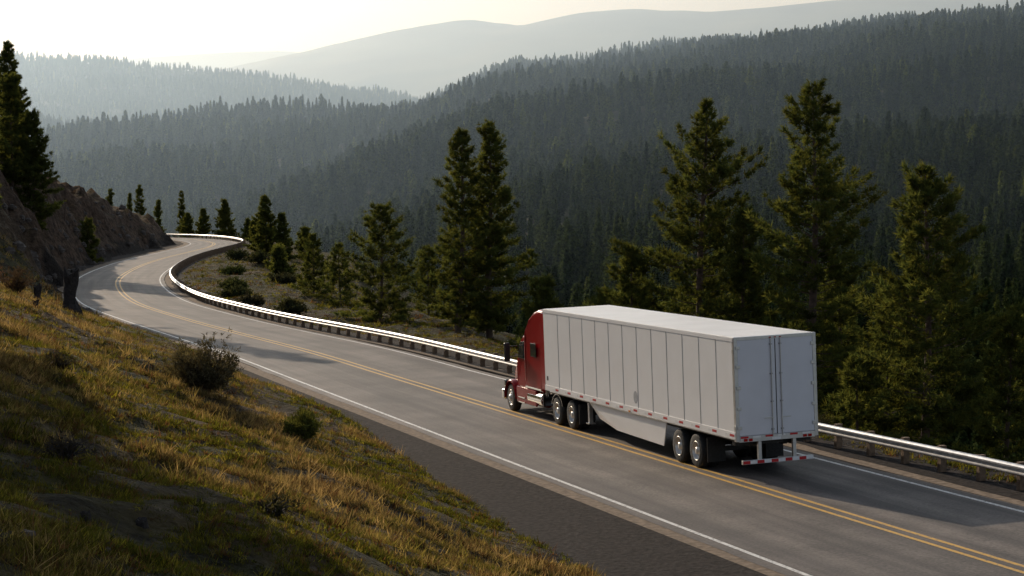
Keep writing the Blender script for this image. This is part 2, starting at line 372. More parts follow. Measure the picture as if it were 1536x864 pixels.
for (x,y,R,Hh,col,bare,n) in [(-8.9,60,1.1,1.7,(.095,.085,.055),0,1900),(-9.9,62,.8,1.3,(.09,.08,.045),1,900),(-5.8,57,.5,.8,(.10,.11,.03),0,900),(-10.6,48,.55,.6,(.05,.045,.03),1,120),
      (-6.1,60,.5,.7,(.09,.10,.03),0,700),(-24,100,.9,1.5,(.09,.06,.04),1,500),(-26.5,104,.9,1.2,(.18,.10,.06),0,700),(-6.3,29,.45,.45,(.04,.035,.03),1,80),(-3.5,30,.4,.35,(.05,.05,.03),1,60),
      (-22,165,1.3,1.1,(.05,.06,.03),0,900),(-24,178,1.2,1.2,(.06,.075,.03),0,900),(-21,190,1.5,1.2,(.05,.055,.035),0,900),(-29,215,1.5,1.0,(.06,.08,.03),0,800),(-19,150,1.,1.,(.05,.05,.035),0,800),(-30,245,1.6,1.3,(.05,.06,.03),0,800),
      (-15,140,1.2,1.1,(.05,.055,.03),0,800),(-36,270,1.6,1.4,(.05,.06,.03),0,700),(10,70,.9,.9,(.045,.045,.025),0,700)]:
    sk+=1; shrub('shrub',x,y,R,Hh,sk,col,bare,n,bl=.12 if y<110 else .25,wd=.035 if y<110 else .09)
def stump(x,y,r,h,seed):
    rs=np.random.RandomState(seed); z=gh(x,y)-.1; V=[];k_=14;F=[]
    js=8; ph=rs.uniform(.8,1.2,k_)
    for j in range(js):
        for i in range(k_):
            a=2*math.pi*i/k_; f=j/(js-1); rad=r*(1.45-.6*min(1,f*3)+.1*math.sin(f*7+seed))*ph[i]*rs.uniform(.8,1.2)
            hh=h*f if j<js-1 else h*rs.uniform(.88,1.1); V.append((math.cos(a)*rad+.05*h*f*f,math.sin(a)*rad,hh))
    for j in range(js-1):
        for i in range(k_): F.append((j*k_+i,j*k_+(i+1)%k_,(j+1)*k_+(i+1)%k_,(j+1)*k_+i))
    V.append((.05*h,0,h*.85)); c0=len(V)-1
    me=bpy.data.meshes.new('tree_stump'); me.from_pydata(V,[],F+[((js-1)*k_+i,(js-1)*k_+(i+1)%k_,c0) for i in range(k_)]); me.materials.append(M_burnt)
    o=bpy.data.objects.new('tree_stump',me); o.location=(x,y,z); link(o)
for a in [(-20.6,96,.38,2.2,1),(-23.0,100,.22,1.0,2),(-5.2,25,.075,.2,3),(-4.65,25.7,.085,.22,4),(-4.0,26.2,.06,.16,5),(-18.5,80,.15,.5,6)]: stump(*a)
def stones(name,pts,seed,mat):
    rs=np.random.RandomState(seed); V=[];F=[]
    for (x,y,r) in pts:
        z=gh(x,y); b0=len(V); k_=7
        sc=rs.uniform(.7,1.3,3)
        for j in range(4):
            la=-.6+j*.65
            for i in range(k_):
                a=6.283*i/k_+j*.4; q=r*rs.uniform(.8,1.15); V.append((x+math.cos(a)*math.cos(la)*q*sc[0],y+math.sin(a)*math.cos(la)*q*sc[1],z+math.sin(la)*q*.8*sc[2]))
        V.append((x,y,z+r*.8*sc[2]))
        for j in range(3):
            for i in range(k_): F.append((b0+j*k_+i,b0+j*k_+(i+1)%k_,b0+(j+1)*k_+(i+1)%k_)); F.append((b0+j*k_+i,b0+(j+1)*k_+(i+1)%k_,b0+(j+1)*k_+i))
        for i in range(k_): F.append((b0+3*k_+i,b0+3*k_+(i+1)%k_,b0+4*k_))
    link(np_mesh(name,V,F,[mat]))
M_stone=simple('basalt_stone',(.085,.07,.06),.9,0,.4,4,.6)
rs=np.random.RandomState(12); pts=[]
for i in range(110):
    y=rs.uniform(18,90); x=rs.uniform(-.24,.08)*y; pts.append((x,y,rs.uniform(.03,.12)))
oo,_t=road_coords(np.array([p[0] for p in pts]),np.array([p[1] for p in pts])); pts=[p for p,q,t_ in zip(pts,oo,_t) if q<-toeL(t_)-.3]
stones('loose_stones',pts,1,M_stone)
pts=[]
for i in range(160):
    ti=rs.randint(200,400); o_=-(float(toeL(TT[ti]))+rs.uniform(-.5,4.5)); c_=C[ti]+N[ti]*o_; pts.append((c_[0],c_[1],rs.uniform(.12,.6)))
stones('fallen_rocks',pts,2,M_stone)

# ------------------------------------------------------------------ grass
def grass(name,X,Y,seed,hscale,wscale,nb=9):
    rs=np.random.RandomState(seed)
    Z,o,t,d=near_h(X,Y,True)
    keep=((o<-(toeL(t)-.2))&(d>0.02))|((o>6.2)&(o<26))
    keep&=~((o<0)&(t>165)&(Z<11.5)&(rs.rand(len(X))>.05))
    X=X[keep];Y=Y[keep];Z=Z[keep];d=d[keep];o=o[keep]
    n1=fbm(X*.28,Y*.28,31.)+.5; n2=fbm(X*1.3,Y*1.3,33.)+.5
    up=np.clip(d/14,0,1)*np.clip((Y-24)/30,0,1)
    dryf=np.clip((n1-.5)*3.8*np.clip((Y-14)/30,.25,1)+up*.85-.08+rs.normal(size=len(X))*.28,0,1)
    dryf=np.where(o>0,dryf*.4,dryf)
    keep=rs.rand(len(X))<np.clip(.22+(n2-.40)*3.8,.04,1); X=X[keep];Y=Y[keep];Z=Z[keep];dryf=dryf[keep];n2=n2[keep];n1=n1[keep]
    n=len(X); h=(.05+.15*dryf*rs.rand(n)+.09*np.clip(n2-.45,0,1)*2+ .12*(rs.rand(n)>.95))*hscale
    g=np.array([.048,.060,.014]);g2=np.array([.18,.17,.025]); s_=np.array([.25,.185,.105]); rb=np.array([.10,.055,.032])
    w=(rs.rand(n)**2.2)[:,None]; c0=(g*(1-w)+g2*w)*(1-dryf[:,None])+s_*dryf[:,None]; 
    rbm=(rs.rand(n)<.15)[:,None]; c0=np.where(rbm,rb,c0); c0*=rs.uniform(.35,1.45,n)[:,None]
    c_=np.repeat(np.c_[X,Y,Z-.01],nb,0); c_[:,:2]+=rs.normal(size=(n*nb,2))*.05*hscale
    dd=rs.normal(size=(n*nb,3))*np.array([.6,.6,.15])+np.array([.12,-.05,1]); dd/=np.linalg.norm(dd,axis=1)[:,None]
    BV=blades(c_,dd,np.repeat(h,nb)*rs.uniform(.6,1.3,n*nb),np.full(n*nb,.012)*wscale*rs.uniform(.7,1.4,n*nb),rs)
    link(np_mesh(name,BV.reshape(-1,3),np.arange(n*nb*3).reshape(-1,3),[M_grass],False,np.repeat(c0,nb*3,0)))
def smp(n,y0,y1,a0,a1,p,seed):
    rs=np.random.RandomState(seed); u=rs.rand(n)
    Y=np.exp(np.log(y0)+u*np.log(y1/y0)) if p==2 else y0+(y1-y0)*u
    return rs.uniform(a0,a1,n)*Y,Y
X1,Y1=smp(80000,14,60,-.29,.09,2,1); grass('grass',X1,Y1,1,1.,1.)
X1,Y1=smp(85000,30,135,-.27,.08,1,2); grass('grass',X1,Y1,2,1.4,2.)
X1,Y1=smp(34000,125,330,-.25,-.03,1,3); grass('grass',X1,Y1,3,2.2,5.,7)
X1,Y1=smp(22000,48,110,.02,.28,1,4); grass('grass',X1,Y1,4,1.8,3.,8)

# ------------------------------------------------------------------ far hills
ridges=[
 ([(-420,1400,-45),(-323,1500,-10),(-257,1700,29),(-164,1900,63),(-83,2000,93),(22,2100,104),(142,2300,124),(308,2500,145)],.135,None),
 ([(-160,2900,70),(-26,2900,131),(58,2900,181),(123,2900,198),(246,2800,204),(333,2700,202),(389,2500,192),(448,2200,184),(471,1900,166),(570,1650,152),(720,1500,140)],.150,-10.),
 ([(-2200,4300,310),(-1405,4500,308),(-1115,4500,308),(-897,4500,296),(-752,4500,284),(-607,4500,268),(-462,4500,248),(-302,4500,225),(-215,4500,200),(-70,4500,135),(100,4600,106)],.19,None),
 ([(-1500,2600,140),(-784,2800,120),(-626,2800,104),(-513,2800,74),(-396,2800,42),(-287,2800,9),(-150,2850,-30)],.2,None)]
def far_h(X,Y):
    shp=X.shape;x=X.ravel();y=Y.ravel()
    H=np.full(len(x),-78.)
    for pl,k_,xl in ridges:
        best=np.full(len(x),-1e9)
        for (a,b) in zip(pl[:-1],pl[1:]):
            ax,ay,az=a;bx,by,bz=b; dx=bx-ax;dy=by-ay;L2=dx*dx+dy*dy
            t=np.clip(((x-ax)*dx+(y-ay)*dy)/L2,0,1)
            d=np.hypot(x-ax-t*dx,y-ay-t*dy)
            best=np.maximum(best,az+t*(bz-az)-k_*(np.sqrt(d*d+900)-30))
        if xl is not None: best=best-.3*np.maximum(0,xl-x)
        H=np.maximum(H,best)
    amp=np.clip((H+78)/60,0.05,1)
    H=H+amp*(-np.abs(fbm(x/330.,y/330.,41.,3))*80+5+fbm(x/90.,y/90.,44.,2)*14)
    return H.reshape(shp)
gx2,gy2=np.meshgrid(np.arange(-3400,3401,24.),np.arange(120,7400,24.))
gz2=far_h(gx2,gy2)
nx=gx2.shape[1];ny=gx2.shape[0]; ii=np.arange((ny-1)*(nx-1)); r=ii//(nx-1); c=ii%(nx-1); a=r*nx+c
M_floor=simple('forest_floor',(.045,.048,.024),.95,0,.4,.02,0,0,.1)
link(np_mesh('forested_hills',np.c_[gx2.ravel(),gy2.ravel(),gz2.ravel()],np.c_[a,a+1,a+nx+1,a+nx],[M_floor],True))
def mountain(name,pl,slope,y0,y1,step,seed,mat):
    X,Y=np.meshgrid(np.arange(-5200,5201,step),np.arange(y0,y1,step)); x=X.ravel();y=Y.ravel(); best=np.full(len(x),-1e9)
    for (a_,b_) in zip(pl[:-1],pl[1:]):
        ax,ay,az=a_;bx,by,bz=b_; dx=bx-ax;dy=by-ay;t=np.clip(((x-ax)*dx+(y-ay)*dy)/(dx*dx+dy*dy),0,1)
        d=np.hypot(x-ax-t*dx,y-ay-t*dy); best=np.maximum(best,az+t*(bz-az)-slope*(np.sqrt(d*d+9000)-95))
    amp=np.clip((best+60)/500,0,1); dd=np.clip(1-(best/900),0,1)
    Z=np.maximum(best,-90)-np.abs(fbm(x/700,y/700,seed,5))*300*amp*dd+fbm(x/200,y/200,seed+2,3)*14
    nx=X.shape[1];ny=X.shape[0]; ii=np.arange((ny-1)*(nx-1)); r=ii//(nx-1); c=ii%(nx-1); a=r*nx+c
    link(np_mesh(name,np.c_[x,y,Z],np.c_[a,a+1,a+nx+1,a+nx],[mat],True))
M_mtn=simple('dry_mountain_slope',(.10,.11,.08),.95,0,.7,.0015)
mountain('distant_mountain',[(-2600,9400,330),(-1400,9200,500),(-1068,9000,551),(-894,9000,586),(-604,9000,652),(-372,9000,731),(-197,9000,782),(-81,9000,770),(93,9000,740),(209,9000,772),(383,9000,820),(557,9000,829),(848,9000,812),(1254,9000,847),(1544,9000,876),(2229,9000,928),(3500,9000,900)],.24,6000,10600,45,61,M_mtn)
mountain('distant_mountain',[(-5000,12600,800),(-2392,12600,850),(-1812,12600,885),(-1424,12600,900),(-921,12600,870),(-200,12600,820),(900,12600,800)],.22,10500,14000,90,71,M_mtn)

# forest trees (instanced)
def firmat():
    m=bpy.data.materials.new('fir_foliage'); m.use_nodes=True; nt=m.node_tree; nt.nodes.clear()
    oi=nt.nodes.new('ShaderNodeObjectInfo'); r=nt.nodes.new('ShaderNodeValToRGB'); e=r.color_ramp.elements
    e[0].position=0;e[0].color=(.030,.050,.022,1); e[1].position=.9;e[1].color=(.085,.112,.040,1)
    x=r.color_ramp.elements.new(.94); x.color=(.07,.09,.035,1); x=r.color_ramp.elements.new(.97); x.color=(.16,.19,.045,1)
    nt.links.new(oi.outputs['Random'],r.inputs['Fac'])
    tc=nt.nodes.new('ShaderNodeTexCoord'); n=nt.nodes.new('ShaderNodeTexNoise'); n.inputs['Scale'].default_value=.9; nt.links.new(tc.outputs['Object'],n.inputs['Vector'])
    r2=nt.nodes.new('ShaderNodeValToRGB'); e=r2.color_ramp.elements; e[0].position=.35;e[0].color=(.45,.45,.45,1);e[1].position=.65;e[1].color=(1.55,1.5,1.3,1); nt.links.new(n.outputs['Fac'],r2.inputs['Fac'])
    mx=nt.nodes.new('ShaderNodeMix'); mx.data_type='RGBA'; mx.blend_type='MULTIPLY'; mx.inputs['Factor'].default_value=1
    nt.links.new(r.outputs['Color'],mx.inputs['A']); nt.links.new(r2.outputs['Color'],mx.inputs['B'])
    out=nt.nodes.new('ShaderNodeOutputMaterial'); d=nt.nodes.new('ShaderNodeBsdfDiffuse'); t=nt.nodes.new('ShaderNodeBsdfTranslucent'); ms=nt.nodes.new('ShaderNodeMixShader'); ms.inputs[0].default_value=.3
    for q in (d,t): nt.links.new(mx.outputs['Result'],q.inputs['Color'])
    nt.links.new(d.outputs[0],ms.inputs[1]); nt.links.new(t.outputs[0],ms.inputs[2]); nt.links.new(ms.outputs[0],out.inputs['Surface'])
    return m
M_fir=firmat()
src=bpy.data.collections.new('fir_sources')
for v in range(7):
    rs=np.random.RandomState(200+v); H=22.; Rm=[3.2,3.9,2.7,3.4,4.4,3.0,4.8][v]; shp_=[.9,.8,.95,.75,.6,.85,.5][v]
    V=[];F=[]; tube(V,F,[(0,0,0),(0,0,H*.5),(0,0,H*.95)],[.3,.2,.05],4)
    tube(V,F,[(0,0,H*.16),(0,0,H*.3),(0,0,H*.7),(0,0,H*.97)],[Rm*.3,Rm*.55,Rm*.28,.04],6)
    me_=np.array(V); tri=[]
    for q in F: tri+= [(q[0],q[1],q[2]),(q[0],q[2],q[3])]
    n=520; s=rs.rand(n)**1.25; s[:25]=rs.uniform(.9,1.,25)
    lobe=1+.22*np.sin(rs.rand()*6+s*14)
    az=rs.rand(n)*6.283; R_=(Rm*(1-s)**shp_*(.6+.4*np.minimum(1,s/.12))+.12)*lobe*rs.uniform(.55,1.08,n)
    pc=np.c_[np.cos(az)*R_*.72,np.sin(az)*R_*.72,H*(.1+.87*s)]
    dr=np.c_[np.cos(az),np.sin(az),-.15+.9*s**2]; 
    kk=3; cc=np.repeat(pc,kk,0); dd=np.repeat(dr,kk,0)+rs.normal(size=(n*kk,3))*.45; dd/=np.linalg.norm(dd,axis=1)[:,None]
    BV=blades(cc,dd,rs.uniform(.7,1.3,n*kk)*np.repeat(.5+.28*R_,kk),rs.uniform(.5,.9,n*kk),rs)
    V2=np.r_[me_,BV.reshape(-1,3)]; F2=np.r_[np.array(tri),np.arange(n*kk*3).reshape(-1,3)+len(me_)]
    src.objects.link(np_mesh('fir_%d'%v,V2,F2,[M_fir]))
rs=np.random.RandomState(5)
px=[];py=[]
y=330.
while y<5200:
    s=6.0+y*.0016; w=.30*y+40
    n=int(2*w/s); X=np.linspace(-w,w,n)+rs.uniform(-.5,.5,n)*s*1.1; px.append(X); py.append(np.full(n,y)+rs.uniform(-.5,.5,n)*s*1.1); y+=s
px=np.concatenate(px);py=np.concatenate(py); pz=far_h(px,py)
nh=near_h(px[py<640],py[py<640]); okn=np.ones(len(px),bool); okn[py<640]=nh<pz[py<640]-.5
dn=vnoise(px/60,py/60,77.)*.5+vnoise(px/25,py/25,78.)*.5
el=(pz+22-8)/py
azb=np.round(px/py*400).astype(int); order=np.argsort(py); mx=np.full(1200,-9.); vis=np.zeros(len(px),bool)
gel=(pz-8)/py
for i in order:
    b=azb[i]+400
    m_=min(mx[b-1],mx[b],mx[b+1])
    if el[i]>m_-.004: vis[i]=True
    if gel[i]>mx[b]: mx[b]=gel[i]
keep=vis&okn&(rs.rand(len(px))<np.clip(.5+dn*1.1,0,1))
px=px[keep];py=py[keep];pz=pz[keep]; n=len(px)
me=bpy.data.meshes.new('distant_forest'); me.vertices.add(n); me.vertices.foreach_set('co',np.c_[px,py,pz-.5].astype(np.float32).ravel())
big=vnoise(px/140,py/140,90.)
s=rs.uniform(.45,1.05,n)*(.75+.4*big); sv=np.c_[s*rs.uniform(.9,1.2,n),s,s*rs.uniform(.9,1.1,n)]; sv[:,1]=sv[:,0]
rv=np.c_[rs.normal(size=n)*.02,rs.normal(size=n)*.02,rs.rand(n)*6.28]
a=me.attributes.new('sc','FLOAT_VECTOR','POINT'); a.data.foreach_set('vector',sv.astype(np.float32).ravel())
a=me.attributes.new('rt','FLOAT_VECTOR','POINT'); a.data.foreach_set('vector',rv.astype(np.float32).ravel())
a=me.attributes.new('ix','INT','POINT'); a.data.foreach_set('value',rs.randint(0,7,n).astype(np.int32))
fo=bpy.data.objects.new('distant_forest',me); link(fo)
ng=bpy.data.node_groups.new('scatter','GeometryNodeTree')
ng.interface.new_socket('Geometry',in_out='INPUT',socket_type='NodeSocketGeometry'); ng.interface.new_socket('Geometry',in_out='OUTPUT',socket_type='NodeSocketGeometry')
gi=ng.nodes.new('NodeGroupInput');go_=ng.nodes.new('NodeGroupOutput');ip=ng.nodes.new('GeometryNodeInstanceOnPoints');ci=ng.nodes.new('GeometryNodeCollectionInfo')
ci.inputs['Collection'].default_value=src; ci.inputs['Separate Children'].default_value=True; ci.inputs['Reset Children'].default_value=True
ip.inputs['Pick Instance'].default_value=True
def na(nm,ty):
    q=ng.nodes.new('GeometryNodeInputNamedAttribute'); q.data_type=ty; q.inputs['Name'].default_value=nm
    return [s_ for s_ in q.outputs if s_.enabled and s_.name=='Attribute'][0]
L=ng.links.new
L(gi.outputs[0],ip.inputs['Points']);L(ci.outputs[0],ip.inputs['Instance']);L(na('ix','INT'),ip.inputs['Instance Index']);L(na('rt','FLOAT_VECTOR'),ip.inputs['Rotation']);L(na('sc','FLOAT_VECTOR'),ip.inputs['Scale']);L(ip.outputs[0],go_.inputs[0])
md=fo.modifiers.new('scatter','NODES'); md.node_group=ng

# ------------------------------------------------------------------ haze
def box_mesh(name,x0,x1,y0,y1,z0,z1,mat,bev=0,seg=2):
    V=[(x,y,z) for z in (z0,z1) for (x,y) in ((x0,y0),(x1,y0),(x1,y1),(x0,y1))]
    F=[(0,3,2,1),(4,5,6,7),(0,1,5,4),(1,2,6,5),(2,3,7,6),(3,0,4,7)]
    me=bpy.data.meshes.new(name); me.from_pydata(V,[],F); me.materials.append(mat)
    o=bpy.data.objects.new(name,me)
    if bev:
        b=o.modifiers.new('b','BEVEL'); b.width=bev; b.segments=seg
    return o
mh=bpy.data.materials.new('haze'); mh.use_nodes=True; nt=mh.node_tree; nt.nodes.clear()
out=nt.nodes.new('ShaderNodeOutputMaterial'); vs=nt.nodes.new('ShaderNodeVolumeScatter'); vs.inputs['Color'].default_value=(.50,.72,1.,1); vs.inputs['Density'].default_value=1.9e-4; vs.inputs['Anisotropy'].default_value=.62
va=nt.nodes.new('ShaderNodeVolumeAbsorption'); va.inputs['Color'].default_value=(.45,.65,1.,1); va.inputs['Density'].default_value=4e-5
ads=nt.nodes.new('ShaderNodeAddShader'); nt.links.new(vs.outputs[0],ads.inputs[0]); nt.links.new(va.outputs[0],ads.inputs[1])
nt.links.new(ads.outputs[0],out.inputs['Volume'])
link(box_mesh('valley_haze',-7000,7000,480,14500,-120,1300,mh))

# ------------------------------------------------------------------ truck
M_red=simple('red_truck_paint',(.27,.002,.006),.2,0,.05,2,0,0,.22)
M_wh=simple('white_trailer_panel',(.88,.88,.88),.4,0,.025,1.2)
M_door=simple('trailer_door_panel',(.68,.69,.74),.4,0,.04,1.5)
M_roof=simple('trailer_roof',(.82,.81,.79),.42,0,.05,1)
M_al=simple('aluminium_rail',(.6,.6,.6),.35,.8,.1,5)
M_chr=simple('chrome',(.8,.8,.8),.12,1.,.03,2)
M_blk=simple('black_rubber',(.022,.022,.022),.8,0,.3,12,.3)
M_plk=simple('black_plastic',(.02,.02,.022),.45,0,.2,5)
M_frm=simple('chassis_black',(.03,.028,.027),.6,.3,.3,5)
M_seam=simple('panel_seam',(.30,.31,.33),.6,0,.2,3)
M_rt=simple('red_reflective_tape',(.5,.01,.015),.4,0,.1,9); M_wt=simple('white_reflective_tape',(.8,.8,.8),.4,0,.1,9)
M_tail=simple('red_lens',(.4,.01,.01),.15,0,.1,9); M_amb=simple('amber_lens',(.7,.25,.02),.2,0,.1,9)
M_rim=simple('wheel_aluminium',(.72,.70,.66),.35,.6,.08,6)
M_gls,ntg,bg=newmat('dark_glass'); bg.inputs['Base Color'].default_value=(.015,.02,.025,1); bg.inputs['Roughness'].default_value=.06
M_mark=simple('grey_decal',(.4,.42,.45),.5,0,.1,9)
truck=bpy.data.objects.new('semi_truck',None); link(truck)
tx,ty=7.68,59.22
truck.location=(tx,ty,.04*(26.35-24.95)+.005); truck.rotation_euler=(0,-math.atan(.04),math.atan2(.3222,.9467))
def B(name,x0,x1,y0,y1,z0,z1,mat,bev=0,seg=2): 
    o=box_mesh(name,x0,x1,y0,y1,z0,z1,mat,bev,seg); return link(o,truck)
def lathe(V,F,prof,cx,cy,cz,k=36,sx=1):
    b0=len(V);m=len(prof)
    for (r,x) in prof:
        for j in range(k): a=2*math.pi*j/k; V.append((cx+x*sx,cy+math.cos(a)*r,cz+math.sin(a)*r))
    for i in range(m-1):
        for j in range(k): F.append((b0+i*k+j,b0+i*k+(j+1)%k,b0+(i+1)*k+(j+1)%k,b0+(i+1)*k+j))
tv,tf,rv_,rf_=[],[],[],[]
def wheel(xo,y,sgn,R=.51,wd=.27,dual=True,front=False):
    for d in ((0,1) if dual else (0,)):
        x=xo-sgn*(.33*d)
        p=[(.29,0),(R-.06,.0),(R-.015,-.02),(R,-.05),(R,-wd+.05),(R-.015,-wd+.02),(R-.06,-wd),(.29,-wd)]
        lathe(tv,tf,p,x,y,R,40,sgn)
    if front: p=[(.295,.0),(.285,.012),(.27,-.01),(.255,-.03),(.20,-.01),(.12,.01),(.11,.05),(.07,.07),(0.001,.075)]
    else: p=[(.295,.0),(.285,.012),(.27,-.01),(.262,-.10),(.2,-.13),(.12,-.12),(.11,-.02),(.07,.0),(0.001,.005)]
    lathe(rv_,rf_,p,xo,y,R,40,sgn)
    xf=xo+sgn*(-.125 if not front else .0)
    for j in range(10):
        a=2*math.pi*j/10; cy=y+math.cos(a)*.165; cz=R+math.sin(a)*.165
        lathe(rv_,rf_,[(.018,-.01),(.018,.03),(.001,.032)],xf,cy,cz,6,sgn)
for sg in (-1,1):
    for y in (2.95,4.25): wheel(sg*1.27,y,sg)
    for y in (13.75,15.2): wheel(sg*1.22,y,sg)
    wheel(sg*1.19,20.4,sg,.51,.29,False,True)
link(np_mesh('tires',tv,tf,[M_blk],True),truck); link(np_mesh('wheel_rims',rv_,rf_,[M_rim],True),truck)
for y in (2.95,4.25,13.75,15.2,20.4): B('axle',-1.,1.,y-.07,y+.07,.44,.58,M_frm)
Lt=16.15; zb=1.2; zt=4.1
B('trailer_body',-1.296,1.296,.05,Lt,zb+.02,zt-.03,M_wh,.03)
B('roof_sheet',-1.27,1.27,.06,Lt-.02,zt-.028,zt,M_roof,.01)
for sg in (-1,1):
    s0=sg*1.297; a,b=sorted((s0,s0+sg*.014))
    B('top_rail',a,b,.04,Lt,zt-.13,zt-.012,M_wh,.004)
    B('bottom_rail',a,b,.04,Lt,zb-.02,zb+.17,M_wh,.004)
    B('bottom_rail_lip',a-.002,b+.002,.04,Lt-.5,zb-.05,zb-.022,M_al)
    V=[];F=[]
    yy=1.24
    while yy<Lt-.3:
        addbox(V,F,s0+sg*.002,yy,1,0,.004,.011,zb+.17,zt-.13); yy+=1.22
    link(np_mesh('side_panel_seams',V,F,[M_seam]),truck)
    RV=[];RF=[];WV=[];WF=[]
    yy=.25
    while yy<Lt-.5:
        addbox(RV,RF,s0+sg*.016,yy,1,0,.002,.15,zb+.04,zb+.11); addbox(WV,WF,s0+sg*.016,yy+.3,1,0,.002,.15,zb+.04,zb+.11)
        yy+=1.22
    link(np_mesh('tape_red',RV,RF,[M_rt]),truck); link(np_mesh('tape_white',WV,WF,[M_wt]),truck)
    B('amber_marker',min(s0+sg*.015,s0+sg*.04),max(s0+sg*.015,s0+sg*.04),8.0,8.12,zb-.02,zb+.035,M_amb)
    xs_=sg*1.22
    V=[(xs_,5.25,zb-.05),(xs_,12.0,zb-.05),(xs_-sg*.12,11.3,.62),(xs_-sg*.02,9.5,.42),(xs_,5.55,.36)]
    V+= [(x-sg*.03,y,z) for x,y,z in V]
    F=[(0,1,2,3,4),(9,8,7,6,5)]+[(i,(i+1)%5,5+(i+1)%5,5+i) for i in range(5)]
    me=bpy.data.meshes.new('side_skirt'); me.from_pydata(V,[],F); me.materials.append(M_wh); link(bpy.data.objects.new('side_skirt',me),truck)
    B('mud_flap',min(sg*.66,sg*1.24),max(sg*.66,sg*1.24),2.18,2.2,.25,1.0,M_blk)
    B('slider_rail',min(sg*.45,sg*.6),max(sg*.45,sg*.6),.6,7.,.85,1.15,M_frm)
    B('hanger',min(sg*.5,sg*.7),max(sg*.5,sg*.7),3.4,3.8,.5,1.,M_frm,.04)
    B('landing_leg',min(sg*.95,sg*1.08),max(sg*.95,sg*1.08),12.35,12.5,.35,1.15,M_al)
    B('landing_foot',min(sg*.9,sg*1.13),max(sg*.9,sg*1.13),12.28,12.57,.32,.36,M_al)
    B('rear_post',min(sg*1.19,sg*1.302),max(sg*1.19,sg*1.302),-.02,.12,zb-.1,zt,M_al,.008)
    for zh in (1.5,2.05,2.65,3.25,3.8): B('hinge',min(sg*1.12,sg*1.26),max(sg*1.12,sg*1.26),-.045,-.021,zh-.05,zh+.05,M_al,.008)
    for zh in (1.5,3.7): B('hinge',min(sg*1.303,sg*1.315),max(sg*1.303,sg*1.315),.0,.1,zh-.06,zh+.06,M_al)
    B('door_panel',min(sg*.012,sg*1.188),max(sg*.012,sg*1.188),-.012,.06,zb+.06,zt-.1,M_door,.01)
    link(np_mesh('lock_rod',*(lambda v,f:(tube(v,f,[(sg*.15,-.045,zb+.0),(sg*.15,-.045,zt-.08)],[.018,.018],8),(v,f))[1])([],[]),[M_al],True),truck)
    for zz in (1.4,2.2,3.0,3.85): B('rod_bracket',sg*.15-.04,sg*.15+.04,-.05,-.013,zz-.02,zz+.02,M_seam)
    B('door_handle',min(sg*.12,sg*.42),max(sg*.12,sg*.42),-.075,-.066,1.72,1.75,M_al)
    for xx in (1.02,.86): B('tail_light',min(sg*(xx-.06),sg*(xx+.06)),max(sg*(xx-.06),sg*(xx+.06)),-.05,-.03,zb-.1,zb-.02,M_tail,.015)
    B('bumper_post',min(sg*.5,sg*.6),max(sg*.5,sg*.6),.02,.12,.52,1.1,M_al)
    B('bumper_brace',min(sg*.52,sg*.58),max(sg*.52,sg*.58),.13,.6,.9,1.02,M_frm)
B('rear_header',-1.188,1.188,-.018,.1,zt-.1,zt-.002,M_al,.006)
B('rear_sill',-1.188,1.188,-.028,.14,zb-.12,zb+.05,M_al,.006)
for i in range(3): B('top_marker',-.16+i*.16-.03,-.16+i*.16+.03,-.035,-.02,zt-.07,zt-.04,M_tail)
B('door_gasket',-.01,.01,-.016,.05,zb+.06,zt-.1,M_frm)
B('underride_bumper',-1.12,1.12,-.02,.08,.43,.55,M_al,.01)
nst=10
for i in range(nst):
    x0=-1.11+i*2.22/nst; B('bumper_stripe',x0,x0+2.22/nst,-.026,-.0215,.445,.535,M_rt if i%2==0 else M_wt)
for i in range(6):
    x0=-1.17+i*.39; B('sill_stripe',x0,x0+.24,-.036,-.0295,zb-.01,zb+.045,M_rt if i%2==0 else M_wt)
B('licence_plate',-.2,.1,-.04,-.031,zb-.11,zb-.03,M_wt)
B('cross_member',-1.2,1.2,.3,.5,.95,1.07,M_frm); B('floor_frame',-1.2,1.2,.3,16.,1.08,1.2,M_frm)
V=[(-1.3,7.55,zb+.5)]+[(-1.3,7.55+.17*math.cos(a*math.pi/12),zb+.5+.2*math.sin(a*math.pi/12)) for a in range(24)]
link(np_mesh('mark_oval',V,[(0,1+i,1+(i+1)%24) for i in range(24)],[M_mark]),truck)
B('front_decal',-1.3005,-1.2985,15.8,15.95,zb+.35,zb+.5,M_plk)
B('kingpin_plate',-.6,.6,13.4,15.6,.98,1.08,M_frm)
def extr(name,prof,x0,x1,mat,bev=.06,seg=3,taper=None):
    n=len(prof); V=[(x0,y,z) for y,z in prof]+[(x1,y,z) for y,z in prof]
    if taper:
        V=[(x*(taper(y,z)),y,z) for x,y,z in V]
    F=[tuple(range(n)),tuple(range(2*n-1,n-1,-1))]+[(i,n+i,n+(i+1)%n,(i+1)%n) for i in range(n)]
    me=bpy.data.meshes.new(name); me.from_pydata(V,[],F); me.materials.append(mat)
    o=bpy.data.objects.new(name,me)
    if bev:
        b=o.modifiers.new('b','BEVEL'); b.width=bev; b.segments=seg; b.limit_method='ANGLE'
    return link(o,truck)
B('frame_rail_left',-.45,-.33,12.9,21.2,.68,.92,M_frm); B('frame_rail_right',.33,.45,12.9,21.2,.68,.92,M_frm)
sleeper=[(16.75,1.0),(16.75,3.98),(17.3,4.0),(17.75,3.9),(18.25,3.62),(18.62,3.2),(18.72,2.95),(18.72,1.0)]
extr('sleeper_cab',sleeper,-1.2,1.2,M_red,.13,4,lambda y,z:1 if z<3.2 else 1-.12*(z-3.2))
cab=[(18.66,.95),(18.66,2.98),(19.3,2.93),(19.45,2.82),(19.86,2.0),(19.9,1.75),(19.9,.95)]
